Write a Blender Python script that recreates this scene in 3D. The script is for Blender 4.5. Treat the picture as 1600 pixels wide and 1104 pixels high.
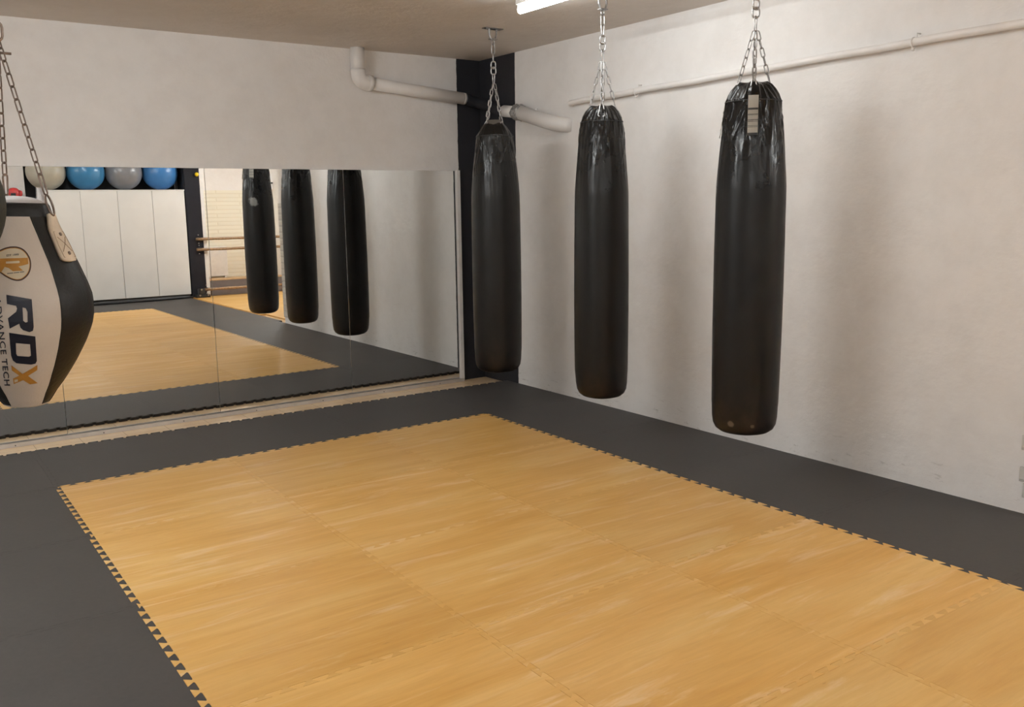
import bpy, bmesh, math, random
from mathutils import Vector, Matrix
from mathutils.geometry import tessellate_polygon

for o in list(bpy.data.objects): bpy.data.objects.remove(o)
S = bpy.context.scene
COL = S.collection
PI = math.pi
D2R = math.radians

# ------------------------------------------------------------------ camera
CAM = Vector((-3.842294, -5.745322, 1.624182))
YAW, PITCH, ROLL, FPX = 0.6198267, -0.1648456, -0.0138381, 1410.843
fw = Vector((math.sin(YAW)*math.cos(PITCH), math.cos(YAW)*math.cos(PITCH), math.sin(PITCH)))
rt = Vector((math.cos(YAW), -math.sin(YAW), 0)); up = rt.cross(fw)
r2 = math.cos(ROLL)*rt + math.sin(ROLL)*up
u2 = -math.sin(ROLL)*rt + math.cos(ROLL)*up
cd = bpy.data.cameras.new('camera'); cam = bpy.data.objects.new('camera', cd); COL.objects.link(cam)
cd.sensor_fit = 'HORIZONTAL'; cd.sensor_width = 36; cd.lens = FPX/1600*36
cd.clip_start = 0.05; cd.clip_end = 60
M = Matrix((( r2.x, u2.x, -fw.x, CAM.x), (r2.y, u2.y, -fw.y, CAM.y), (r2.z, u2.z, -fw.z, CAM.z), (0, 0, 0, 1)))
cam.matrix_world = M
S.camera = cam

# ------------------------------------------------------------------ world, exposure
W = bpy.data.worlds.new('world'); S.world = W; W.use_nodes = True
W.node_tree.nodes['Background'].inputs[0].default_value = (0.9, 0.85, 0.8, 1)
W.node_tree.nodes['Background'].inputs[1].default_value = 0.05
S.view_settings.view_transform = 'Standard'
S.view_settings.look = 'None'
S.view_settings.exposure = -0.07
S.view_settings.gamma = 1.0
S.view_settings.use_curve_mapping = False
S.cycles.max_bounces = 14
S.cycles.diffuse_bounces = 8
S.cycles.glossy_bounces = 8
LAMP = 138.0          # emission of the tubes' diffusers

# room constants (metres, z = 0 is the top of the mats)
XR = 0.915           # right wall
YB = 1.371           # wall behind the mirror
H = 2.906
XL = -5.30
ZF = -0.022          # bare floor under the mats
YE = -8.90           # end wall (seen in the mirror)
YW = -3.74           # right wall ends here, alcove beyond
XA = 3.9             # alcove right side

# ------------------------------------------------------------------ materials
def nt(name):
    m = bpy.data.materials.new(name); m.use_nodes = True
    t = m.node_tree; b = t.nodes['Principled BSDF']
    return m, t, b
def N(t, typ, **kw):
    n = t.nodes.new(typ)
    for k, v in kw.items():
        if hasattr(n, k): setattr(n, k, v)
    return n
def setin(n, **kw):
    for k, v in kw.items(): n.inputs[k.replace('_', ' ')].default_value = v
def coords(t, kind='Object', scale=(1, 1, 1), rot=(0, 0, 0)):
    c = N(t, 'ShaderNodeTexCoord'); m = N(t, 'ShaderNodeMapping')
    m.inputs['Scale'].default_value = scale; m.inputs['Rotation'].default_value = rot
    t.links.new(c.outputs[kind], m.inputs['Vector']); return m.outputs['Vector']
def noise(t, vec, scale, detail=4, rough=0.55, dist=0.0):
    n = N(t, 'ShaderNodeTexNoise'); n.inputs['Scale'].default_value = scale
    n.inputs['Detail'].default_value = detail; n.inputs['Roughness'].default_value = rough
    n.inputs['Distortion'].default_value = dist
    t.links.new(vec, n.inputs['Vector']); return n.outputs['Fac']
def ramp(t, fac, stops, interp='LINEAR'):
    r = N(t, 'ShaderNodeValToRGB'); r.color_ramp.interpolation = interp
    e = r.color_ramp.elements
    while len(e) > 1: e.remove(e[-1])
    e[0].position = stops[0][0]; e[0].color = (*stops[0][1], 1)
    for p, c in stops[1:]:
        x = e.new(p); x.color = (*c, 1)
    t.links.new(fac, r.inputs['Fac']); return r.outputs['Color']
def bump(t, b, height, strength=0.2, dist=0.01):
    n = N(t, 'ShaderNodeBump'); n.inputs['Strength'].default_value = strength; n.inputs['Distance'].default_value = dist
    t.links.new(height, n.inputs['Height']); t.links.new(n.outputs['Normal'], b.inputs['Normal']); return n
def mathn(t, op, a, b=None):
    n = N(t, 'ShaderNodeMath', operation=op)
    for i, v in enumerate((a, b)):
        if v is None: continue
        if isinstance(v, (int, float)): n.inputs[i].default_value = v
        else: t.links.new(v, n.inputs[i])
    return n.outputs[0]
def mixc(t, fac, a, b, blend='MIX'):
    n = N(t, 'ShaderNodeMix', data_type='RGBA', blend_type=blend)
    for i, v in ((0, fac), (6, a), (7, b)):
        if isinstance(v, (int, float)): n.inputs[i].default_value = v
        elif isinstance(v, tuple): n.inputs[i].default_value = (*v, 1)
        else: t.links.new(v, n.inputs[i])
    return n.outputs[2]
def maprange(t, v, a, b, c=0.0, d=1.0):
    n = N(t, 'ShaderNodeMapRange'); n.clamp = True
    for i, x in zip((1, 2, 3, 4), (a, b, c, d)): n.inputs[i].default_value = x
    t.links.new(v, n.inputs[0]); return n.outputs[0]

def plain(name, col, rough=0.5, metal=0.0, var=0.06, nscale=12, bstr=0.0, bscale=60, spec=0.5, emit=None):
    m, t, b = nt(name)
    v = coords(t)
    f = noise(t, v, nscale)
    c = ramp(t, f, [(0.3, tuple(x*(1-var) for x in col)), (0.7, tuple(min(1, x*(1+var)) for x in col))])
    t.links.new(c, b.inputs['Base Color'])
    setin(b, Roughness=rough, Metallic=metal); b.inputs['Specular IOR Level'].default_value = spec
    if bstr: bump(t, b, noise(t, v, bscale, 3), bstr, 0.004)
    if emit:
        b.inputs['Emission Color'].default_value = (*emit[0], 1); b.inputs['Emission Strength'].default_value = emit[1]
    return m

def wall_mat(name, col, paint=None, low_dirt=True, bs=0.35):
    """rolled white paint on rough masonry; paint=(axis, threshold) paints the strip beyond it black"""
    m, t, b = nt(name)
    v = coords(t)
    big = noise(t, v, 0.7, 3); fine = noise(t, v, 5, 6, 0.65)
    c = ramp(t, big, [(0.3, tuple(x*0.965 for x in col)), (0.7, col)])
    c2 = ramp(t, fine, [(0.35, (0.95, 0.945, 0.94)), (0.6, (1, 1, 1))])
    c = mixc(t, 1.0, c, c2, 'MULTIPLY')
    sp = N(t, 'ShaderNodeSeparateXYZ'); tc = N(t, 'ShaderNodeTexCoord'); t.links.new(tc.outputs['Object'], sp.inputs[0])
    if low_dirt:
        vs = coords(t, scale=(1, 1, 4))
        d = noise(t, vs, 9, 6, 0.7)
        band = maprange(t, sp.outputs['Z'], 0.02, 0.24, 1, 0)
        msk = mathn(t, 'MULTIPLY', band, maprange(t, d, 0.60, 0.67))
        c = mixc(t, mathn(t, 'MULTIPLY', msk, 0.55), c, (0.30, 0.27, 0.24))
    if paint:
        ax, th = paint
        wob = noise(t, v, 14, 3)
        pos = mathn(t, 'ADD', sp.outputs[ax], mathn(t, 'MULTIPLY', mathn(t, 'SUBTRACT', wob, 0.5), 0.012))
        k = mathn(t, 'GREATER_THAN', pos, th)
        c = mixc(t, k, c, (0.024, 0.024, 0.029))
        t.links.new(mathn(t, 'SUBTRACT', 0.85, mathn(t, 'MULTIPLY', k, 0.25)), b.inputs['Roughness'])
    else: setin(b, Roughness=0.85)
    t.links.new(c, b.inputs['Base Color'])
    b.inputs['Specular IOR Level'].default_value = 0.3
    h = mathn(t, 'ADD', noise(t, v, 26, 5, 0.6), mathn(t, 'MULTIPLY', noise(t, coords(t, scale=(1, 1, 1.8)), 6, 3), 1.8))
    bump(t, b, h, bs, 0.012)
    return m

def brick_mat(name, col, mortar, scale=7.0, bw=0.5, rh=0.25, strength=0.6):
    m, t, b = nt(name)
    br = N(t, 'ShaderNodeTexBrick')
    c = N(t, 'ShaderNodeTexCoord'); sx = N(t, 'ShaderNodeSeparateXYZ'); cb = N(t, 'ShaderNodeCombineXYZ')
    t.links.new(c.outputs['Object'], sx.inputs[0])
    t.links.new(mathn(t, 'ADD', sx.outputs['X'], sx.outputs['Y']), cb.inputs[0]); t.links.new(sx.outputs['Z'], cb.inputs[1])
    t.links.new(cb.outputs[0], br.inputs['Vector'])
    br.inputs['Scale'].default_value = scale; br.inputs['Mortar Size'].default_value = 0.012
    br.inputs['Brick Width'].default_value = bw; br.inputs['Row Height'].default_value = rh
    br.inputs['Color1'].default_value = (*col, 1); br.inputs['Color2'].default_value = (*[x*0.94 for x in col], 1)
    br.inputs['Mortar'].default_value = (*mortar, 1)
    t.links.new(br.outputs['Color'], b.inputs['Base Color']); setin(b, Roughness=0.8)
    n = bump(t, b, br.outputs['Fac'], strength, 0.006); n.invert = True
    return m

def mat_tan():
    m, t, b = nt('tan_wood_print_foam')
    oi = N(t, 'ShaderNodeObjectInfo'); c = N(t, 'ShaderNodeTexCoord')
    off = N(t, 'ShaderNodeVectorMath', operation='SCALE'); off.inputs[0].default_value = (37, 91, 13)
    t.links.new(oi.outputs['Random'], off.inputs['Scale'])
    ad = N(t, 'ShaderNodeVectorMath', operation='ADD'); t.links.new(c.outputs['Object'], ad.inputs[0]); t.links.new(off.outputs[0], ad.inputs[1])
    def stretched(sx, sy):
        mp = N(t, 'ShaderNodeMapping'); mp.inputs['Scale'].default_value = (sx, sy, 1)
        t.links.new(ad.outputs[0], mp.inputs['Vector']); return mp.outputs[0]
    a = noise(t, stretched(0.7, 4.6), 1.0, 6, 0.62, 0.5)
    f = noise(t, stretched(2.6, 34), 1.0, 6, 0.7, 0.6)
    g = noise(t, stretched(1.0, 9.0), 1.3, 6, 0.68, 0.8)
    base = ramp(t, a, [(0.30, (0.580, 0.310, 0.068)), (0.5, (0.650, 0.377, 0.108)), (0.70, (0.710, 0.465, 0.168))])
    light = maprange(t, g, 0.55, 0.66)
    base = mixc(t, mathn(t, 'MULTIPLY', light, 0.48), base, (0.76, 0.57, 0.34))
    fine = ramp(t, f, [(0.3, (0.93, 0.90, 0.85)), (0.62, (1.03, 1.03, 1.03))])
    col = mixc(t, 1.0, base, fine, 'MULTIPLY')
    tint = maprange(t, oi.outputs['Random'], 0, 1, 0.93, 1.04)
    hs = N(t, 'ShaderNodeHueSaturation'); t.links.new(tint, hs.inputs['Value']); t.links.new(col, hs.inputs['Color'])
    # small dark flecks
    fl = maprange(t, noise(t, stretched(9, 60), 1.0, 2), 0.74, 0.78)
    col = mixc(t, mathn(t, 'MULTIPLY', fl, 0.4), hs.outputs[0], (0.33, 0.17, 0.05))
    t.links.new(col, b.inputs['Base Color'])
    setin(b, Roughness=0.42); b.inputs['Specular IOR Level'].default_value = 0.5
    bump(t, b, noise(t, c.outputs['Object'], 260, 2), 0.12, 0.001)
    return m
def mat_black_foam():
    m, t, b = nt('black_foam')
    c = N(t, 'ShaderNodeTexCoord')
    f = noise(t, c.outputs['Object'], 3, 6, 0.65); g = noise(t, c.outputs['Object'], 40, 4)
    col = mixc(t, 0.35, ramp(t, f, [(0.34, (0.025, 0.0205, 0.0180)), (0.7, (0.035, 0.029, 0.0255))]), ramp(t, g, [(0.35, (0.023, 0.019, 0.017)), (0.65, (0.037, 0.031, 0.027))]))
    sc = maprange(t, noise(t, coords(t, scale=(6, 1.5, 1), rot=(0, 0, 0.7)), 3.0, 5, 0.7, 1.2), 0.72, 0.76)
    col = mixc(t, mathn(t, 'MULTIPLY', sc, 0.25), col, (0.13, 0.12, 0.11))
    t.links.new(col, b.inputs['Base Color']); setin(b, Roughness=0.60); b.inputs['Specular IOR Level'].default_value = 0.5
    b.inputs['Sheen Weight'].default_value = 0.06
    bump(t, b, noise(t, c.outputs['Object'], 300, 2), 0.15, 0.001)
    return m
def vinyl(name, col, rough=0.34, spot=None, worn=True):
    m, t, b = nt(name)
    v = coords(t)
    big = noise(t, coords(t, scale=(1, 1, 0.5)), 5, 5, 0.65)
    cc = ramp(t, big, [(0.3, tuple(x*0.8 for x in col)), (0.7, tuple(x*1.3 for x in col))])
    tc = N(t, 'ShaderNodeTexCoord'); sp = N(t, 'ShaderNodeSeparateXYZ'); t.links.new(tc.outputs['Object'], sp.inputs[0])
    if worn:   # brownish wear around the foot of the bag
        low = maprange(t, sp.outputs['Z'], 0.02, 0.30, 1, 0)
        k = mathn(t, 'MULTIPLY', low, maprange(t, noise(t, v, 7, 5, 0.7), 0.38, 0.70))
        cc = mixc(t, mathn(t, 'MULTIPLY', k, 0.45), cc, (0.050, 0.028, 0.017))
    for s in (spot or []):
        (px, py, pz), rad, scol, amt = s
        sb = N(t, 'ShaderNodeVectorMath', operation='DISTANCE'); sb.inputs[1].default_value = (px, py, pz)
        t.links.new(tc.outputs['Object'], sb.inputs[0])
        d = mathn(t, 'ADD', sb.outputs['Value'], mathn(t, 'MULTIPLY', mathn(t, 'SUBTRACT', noise(t, v, 22, 5, 0.7), 0.5), rad*1.6))
        cc = mixc(t, mathn(t, 'MULTIPLY', maprange(t, d, rad*0.6, rad, 1, 0), amt), cc, scol)
    t.links.new(cc, b.inputs['Base Color'])
    r = maprange(t, noise(t, v, 9, 4), 0.3, 0.7, rough-0.05, rough+0.10)
    gk = maprange(t, sp.outputs['Z'], 1.30, 1.80, 0.0, 0.15)
    t.links.new(mathn(t, 'SUBTRACT', r, gk), b.inputs['Roughness']); b.inputs['Specular IOR Level'].default_value = 0.29
    topk = maprange(t, sp.outputs['Z'], 1.25, 1.95, 0.05, 0.9)      # crinkles gather under the rim
    cr = noise(t, coords(t, scale=(1, 1, 0.38)), 7.5, 3, 0.5, 1.8); cr2 = mathn(t, 'ABSOLUTE', mathn(t, 'SUBTRACT', cr, 0.5))
    h = mathn(t, 'ADD', mathn(t, 'MULTIPLY', mathn(t, 'MULTIPLY', cr2, topk), 2.6), mathn(t, 'ADD', mathn(t, 'MULTIPLY', noise(t, coords(t, scale=(1, 1, 0.6)), 5, 3), 0.35), mathn(t, 'MULTIPLY', noise(t, v, 160, 2), 0.03)))
    bump(t, b, h, 0.36, 0.015)
    return m

MAT = {}
MAT['wall_b'] = wall_mat('white_wall_back', (0.82, 0.80, 0.785), ('X', 0.664), bs=0.25, low_dirt=False)
MAT['wall_r'] = wall_mat('white_wall_right', (0.82, 0.80, 0.785), ('Y', 0.822), bs=0.16)
MAT['wall'] = wall_mat('white_wall', (0.82, 0.80, 0.785))
MAT['wall_pure'] = wall_mat('white_wall_alcove', (0.86, 0.84, 0.83), low_dirt=False, bs=0.1)
MAT['ceil'] = wall_mat('ceiling_paint', (0.74, 0.69, 0.645), low_dirt=False, bs=0.3)
MAT['brick_cream'] = brick_mat('cream_painted_brick', (0.84, 0.80, 0.68), (0.76, 0.71, 0.58), 1.0, 0.9, 0.075, 0.5)
MAT['brick_pale'] = brick_mat('pale_block_facing', (0.62, 0.60, 0.56), (0.50, 0.48, 0.45), 1.0, 0.30, 0.085, 0.8)
MAT['wood_floor'] = mat_tan(); MAT['tan'] = MAT['wood_floor']
MAT['black_foam'] = mat_black_foam()
MAT['zinc'] = plain('zinc_steel', (0.40, 0.39, 0.385), 0.30, 1.0, 0.25, 60)
MAT['dark_steel'] = plain('dark_bronze_steel', (0.23, 0.18, 0.15), 0.42, 0.85, 0.25, 50)
MAT['alu'] = plain('aluminium', (0.66, 0.63, 0.61), 0.45, 0.6, 0.06, 10)
MAT['chrome'] = plain('bright_chrome', (0.88, 0.88, 0.90), 0.18, 1.0, 0.02)
MAT['pipe'] = plain('white_pipe_paint', (0.80, 0.775, 0.755), 0.5, 0, 0.04, 6, 0.15, 30)
MAT['black_paint'] = plain('black_wall_paint', (0.020, 0.020, 0.025), 0.9, 0, 0.1, spec=0.2)
MAT['grey_rough'] = plain('grey_pipe_tape', (0.33, 0.32, 0.31), 0.6, 0.2, 0.5, 60, 0.8, 60)
MAT['white_trim'] = plain('white_trim', (0.78, 0.76, 0.74), 0.5)
MAT['door'] = plain('white_laminate', (0.72, 0.71, 0.69), 0.45, 0, 0.03, 3)
MAT['black_plastic'] = plain('black_plastic', (0.018, 0.018, 0.020), 0.45)
MAT['dark_panel'] = plain('charcoal_panel', (0.028, 0.028, 0.032), 0.65)
MAT['ball_cream'] = plain('cream_rubber', (0.42, 0.39, 0.32), 0.33)
MAT['ball_blue'] = plain('light_blue_rubber', (0.045, 0.20, 0.40), 0.28)
MAT['ball_grey'] = plain('grey_rubber', (0.22, 0.22, 0.235), 0.28)
MAT['ball_blue2'] = plain('royal_blue_rubber', (0.05, 0.19, 0.46), 0.28)
MAT['yellow'] = plain('yellow_foam', (0.85, 0.60, 0.01), 0.5)
MAT['red'] = plain('red_leather', (0.50, 0.035, 0.035), 0.4, 0, 0.2, 20)
MAT['wood_bar'] = plain('varnished_wood', (0.27, 0.165, 0.085), 0.4, 0, 0.3, 30)
MAT['bench_front'] = plain('grey_brown_bench', (0.16, 0.135, 0.13), 0.6, 0, 0.1)
MAT['bench_top'] = plain('tan_bench_top', (0.55, 0.36, 0.19), 0.45, 0, 0.1)
MAT['label'] = plain('label_paper', (0.66, 0.63, 0.57), 0.6)
MAT['label_bar'] = plain('label_print', (0.10, 0.10, 0.10), 0.6)
MAT['fixture'] = plain('fixture_white', (0.75, 0.74, 0.72), 0.4)
def glow(k): return plain('lit_diffuser', (0.9, 0.88, 0.84), 0.5, emit=((0.955, 0.99, 0.99), LAMP*k))
MAT['leather_white'] = plain('white_leather', (0.56, 0.50, 0.44), 0.45, 0, 0.05, 8, 0.25, 140)
MAT['leather_black'] = plain('black_leather', (0.010, 0.0095, 0.009), 0.45, 0, 0.25, 6, 0.35, 90, spec=0.3)
MAT['cream_leather'] = plain('cream_strap_leather', (0.66, 0.55, 0.42), 0.5, 0, 0.08, 30, 0.2, 120)
MAT['silver_vinyl'] = plain('silver_vinyl', (0.75, 0.75, 0.78), 0.25, 0.35, 0.05)
MAT['ink'] = plain('navy_black_print', (0.008, 0.010, 0.022), 0.45)
MAT['gold'] = plain('gold_print', (0.46, 0.215, 0.035), 0.45, 0, 0.12, 60)
MAT['pick_fill'] = plain('pale_gold_print', (0.60, 0.52, 0.38), 0.45)
MAT['dark_brown'] = plain('dark_brown_print', (0.05, 0.022, 0.015), 0.45)
MAT['stitch'] = plain('tan_thread', (0.30, 0.20, 0.12), 0.7)
MAT['flap'] = plain('brown_black_vinyl', (0.055, 0.042, 0.030), 0.5, 0, 0.2, 20)
MAT['olive'] = plain('worn_dark_olive_leather', (0.030, 0.029, 0.020), 0.55, 0, 0.25, 6, 0.35, 90, spec=0.3)
m, t, b = nt('mirror_glass'); b.inputs['Base Color'].default_value = (0.90, 0.915, 0.90, 1)
n_ = noise(t, coords(t), 1.5, 3)
t.links.new(ramp(t, n_, [(0.3, (0.875, 0.89, 0.88)), (0.7, (0.90, 0.91, 0.90))]), b.inputs['Base Color']); setin(b, Metallic=1.0, Roughness=0.0); MAT['mirror'] = m
m, t, b = nt('glazed_cream_tile')
br = N(t, 'ShaderNodeTexBrick'); t.links.new(coords(t), br.inputs['Vector'])
br.offset = 0.0; br.inputs['Scale'].default_value = 1.0; br.inputs['Brick Width'].default_value = 0.30; br.inputs['Row Height'].default_value = 0.30; br.inputs['Mortar Size'].default_value = 0.0016
f_ = ramp(t, noise(t, coords(t), 4, 5, 0.6), [(0.3, (0.76, 0.55, 0.34)), (0.7, (0.86, 0.66, 0.43))])
t.links.new(f_, br.inputs['Color1']); t.links.new(f_, br.inputs['Color2']); br.inputs['Mortar'].default_value = (0.42, 0.31, 0.20, 1)
t.links.new(br.outputs['Color'], b.inputs['Base Color']); setin(b, Roughness=0.16); MAT['cream_tile'] = m

# ------------------------------------------------------------------ helpers
def link(name, me, mats, parent=None, smooth=False, loc=None):
    o = bpy.data.objects.new(name, me); COL.objects.link(o)
    for mm in (mats if isinstance(mats, (list, tuple)) else [mats]): me.materials.append(mm)
    if smooth:
        for p in me.polygons: p.use_smooth = True
    if parent is not None: o.parent = parent
    if loc is not None: o.location = loc
    return o
def obj(name, bm, mats, parent=None, smooth=False, loc=None):
    me = bpy.data.meshes.new(name); bmesh.ops.recalc_face_normals(bm, faces=bm.faces[:]) if bm.faces else None
    bm.to_mesh(me); bm.free(); return link(name, me, mats, parent, smooth, loc)
def tag(o, label, cat, group=None):
    o['label'] = label; o['category'] = cat
    if group: o['group'] = group
    return o
def thing(name, label, cat, loc=(0, 0, 0), rz=0, group=None):
    o = bpy.data.objects.new(name, None); COL.objects.link(o); o.empty_display_size = 0.1
    o.location = loc; o.rotation_euler = (0, 0, rz); return tag(o, label, cat, group)
def struct(name, bm, mats, smooth=False):
    o = obj(name, bm, mats, None, smooth); o['kind'] = 'structure'; return o
def box(bm, x0, x1, y0, y1, z0, z1, bev=0.0, mi=0):
    vs = [bm.verts.new((x, y, z)) for x in (x0, x1) for y in (y0, y1) for z in (z0, z1)]
    fs = [bm.faces.new([vs[i] for i in q]) for q in ((0, 1, 3, 2), (4, 6, 7, 5), (0, 4, 5, 1), (2, 3, 7, 6), (0, 2, 6, 4), (1, 5, 7, 3))]
    for f in fs: f.material_index = mi
    bmesh.ops.recalc_face_normals(bm, faces=fs)
    if bev:
        es = list({e for f in fs for e in f.edges})
        r = bmesh.ops.bevel(bm, geom=es, offset=bev, segments=2, affect='EDGES', profile=0.6)
    return bm
def lathe(bm, prof, segs=48, fn=None, c=(0, 0, 0), cap=True):
    rings = []
    for j, (r, z) in enumerate(prof):
        if r < 1e-6: rings.append([bm.verts.new((c[0], c[1], c[2]+z))]); continue
        ring = []
        for i in range(segs):
            a = 2*PI*i/segs; rr, zz = (r, z) if fn is None else fn(r, z, a)
            ring.append(bm.verts.new((c[0]+rr*math.cos(a), c[1]+rr*math.sin(a), c[2]+zz)))
        rings.append(ring)
    for A, B in zip(rings, rings[1:]):
        for i in range(segs):
            k = (i+1) % segs
            if len(A) == 1 and len(B) == 1: continue
            if len(A) == 1: bm.faces.new((A[0], B[k], B[i]))
            elif len(B) == 1: bm.faces.new((A[i], A[k], B[0]))
            else: bm.faces.new((A[i], A[k], B[k], B[i]))
    if cap:
        for R in (rings[0], rings[-1]):
            if len(R) > 2:
                try: bm.faces.new(R)
                except ValueError: pass
    return bm
def frames(pts, closed):
    n = len(pts); T = []
    for i in range(n):
        a = pts[(i-1) % n] if (closed or i > 0) else pts[i]
        b_ = pts[(i+1) % n] if (closed or i < n-1) else pts[i]
        T.append((b_-a).normalized())
    ref = Vector((0, 0, 1)) if abs(T[0].z) < 0.9 else Vector((1, 0, 0))
    nrm = (ref - T[0]*ref.dot(T[0])).normalized(); out = []
    for i in range(n):
        nrm = (nrm - T[i]*nrm.dot(T[i])).normalized(); out.append((nrm.copy(), T[i].cross(nrm)))
    return out
def tube(bm, pts, rad, segs=10, closed=False, caps=True):
    pts = [Vector(p) for p in pts]; F = frames(pts, closed); rings = []
    for i, p in enumerate(pts):
        r = rad[i] if isinstance(rad, (list, tuple)) else rad
        rings.append([bm.verts.new(p + r*(math.cos(2*PI*k/segs)*F[i][0] + math.sin(2*PI*k/segs)*F[i][1])) for k in range(segs)])
    n = len(rings)
    for i in range(n if closed else n-1):
        A, B = rings[i], rings[(i+1) % n]
        sh = 0
        if closed and i == n-1:
            sh = min(range(segs), key=lambda s: (A[0].co-B[s].co).length)
        for k in range(segs):
            bm.faces.new((A[k], A[(k+1) % segs], B[(k+1+sh) % segs], B[(k+sh) % segs]))
    if caps and not closed: bm.faces.new(rings[0]); bm.faces.new(rings[-1])
    return bm
def basis(axis, roll=0.0):
    z = Vector(axis).normalized(); ref = Vector((1, 0, 0)) if abs(z.x) < 0.8 else Vector((0, 1, 0))
    x = (ref - z*ref.dot(z)).normalized(); y = z.cross(x)
    return math.cos(roll)*x + math.sin(roll)*y, -math.sin(roll)*x + math.cos(roll)*y, z
def link_loop(bm, c, axis, L, Wd, wire, roll=0.0, nseg=6, segs=7, taper=1.0):
    """one stadium shaped link / carabiner centred at c, long axis along axis"""
    x, y, z = basis(axis, roll); r = Wd/2-wire/2; h = L/2-wire/2-r; pts = []
    for k in range(nseg+1):
        a = PI*k/nseg; pts.append(Vector(c) + x*(r*math.cos(a)) + z*(h + r*math.sin(a)))
    for k in range(nseg+1):
        a = PI + PI*k/nseg; pts.append(Vector(c) + x*(r*taper*math.cos(a)) + z*(-h + r*taper*math.sin(a)))
    tube(bm, pts, wire/2, segs, closed=True)
def chain(A, B, L=0.046, Wd=0.021, wire=0.0052, roll=0.0, name='chain', mat=None, parent=None):
    A, B = Vector(A), Vector(B); d = B-A; pitch = L-2*wire; n = max(1, round(d.length/pitch)); st = d/n
    bm = bmesh.new()
    for i in range(n):
        link_loop(bm, A + st*(i+0.5), d, st.length+2*wire, Wd, wire, roll + (PI/2 if i % 2 else 0))
    return obj(name, bm, mat or MAT['zinc'], parent, True)
def cyl(bm, a, b_, r, segs=20): return tube(bm, [a, b_], r, segs)

# ------------------------------------------------------------------ room shell
def slab(name, x0, x1, y0, y1, z0, z1, mats): return struct(name, box(bmesh.new(), x0, x1, y0, y1, z0, z1), mats)
slab('floor', XL-0.2, XA+0.2, YE-0.45, YB+0.2, ZF-0.1, ZF, MAT['cream_tile'])
slab('ceiling', XL-0.2, XA+0.2, YE-0.45, YB+0.2, H, H+0.1, MAT['ceil'])
slab('wall_back', XL-0.2, XR+0.2, YB, YB+0.2, ZF, H, MAT['wall_b'])
slab('wall_right', XR, XR+0.2, YW, YB, ZF, H, MAT['wall_r'])
slab('wall_left', XL-0.2, XL, YE-0.45, YB, ZF, H, MAT['wall'])
slab('wall_front', XL, 1.02, YE-0.45, YE-0.25, ZF, H, MAT['wall'])
slab('wall_alcove_near', XR+0.2, XA, YW, YW+0.15, ZF, H, MAT['wall'])
slab('wall_alcove_side', XA, XA+0.2, YE-0.2, YW+0.15, ZF, H, MAT['wall'])
slab('wall_alcove_brick', 1.02, XA, YE-0.2, YE, ZF, 1.94, MAT['brick_cream'])
slab('wall_alcove_upper', 1.02, XA, YE-0.2, YE-0.004, 1.94, H, MAT['wall_pure'])
slab('wall_column', 1.01, 1.275, YE, -8.44, ZF, H, MAT['black_paint'])
slab('trim_1', 1.275, 1.345, YE, -8.46, ZF, H, MAT['white_trim'])
slab('trim_2', 2.80, 2.90, YE, -8.46, ZF, H, MAT['white_trim'])
slab('wall_niche', -1.50, 1.01, YE-0.25, YE-0.21, 0.0, H, MAT['dark_panel'])
slab('wall_beside_niche', XL, -1.50, YE-0.25, YE, ZF, H, MAT['wall'])
# pale block facing at the free end of the right wall
bm = bmesh.new()
for k in range(19):
    z0 = 0.085 + k*0.0835; w = 0.140 if k % 2 else 0.118
    box(bm, XR-0.012, XR+0.002, YW-0.012, YW+w, z0, z0+0.079, 0.004)
struct('trim_3', bm, MAT['brick_pale'])

# ------------------------------------------------------------------ foam floor tiles
TS, TD, TA = 1.016, 1.0, -0.01052
def g2w(gx, gy):     # grid -> world
    x, y = gx*TS, gy*TD
    return (x*math.cos(TA)-y*math.sin(TA), x*math.sin(TA)+y*math.cos(TA))
PIT = 12
def edge_profile(seed):
    """offsets of the dovetail teeth along a tile edge: list of (t, offset) in metres/fraction, t=0..1"""
    d = 0.0140; s = 0.155/PIT; r = 0.0045; out = [(0.0, 0.0), (0.022, 0.0)]
    p = 1.0/PIT
    for k in range(PIT):
        c = (k+0.5)*p; h = 0.25*p
        a, b_ = c-h, c+h
        if k == 0: out.append((a+s*0.7, -d*0.0))
        out += [(a+s*0.7, -d), (a-s*0.9, d-r), (a-s*0.4, d), (b_+s*0.4, d), (b_+s*0.9, d-r), (b_-s*0.7, -d)] if k not in (0,) else \
               [(a+s*0.7, 0), (a-s*0.6, d-r), (a-s*0.3, d), (b_+s*0.4, d), (b_+s*0.9, d-r), (b_-s*0.7, -d)]
        if k == PIT-1: out[-1] = (b_-s*0.7, 0.0)
    out += [(0.985, 0.0), (1.0, 0.0)]
    # drop duplicates
    res = [out[0]]
    for q in out[1:]:
        if abs(q[0]-res[-1][0]) + abs(q[1]-res[-1][1]) > 1e-5: res.append(q)
    return res
PROF = edge_profile(0)
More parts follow.
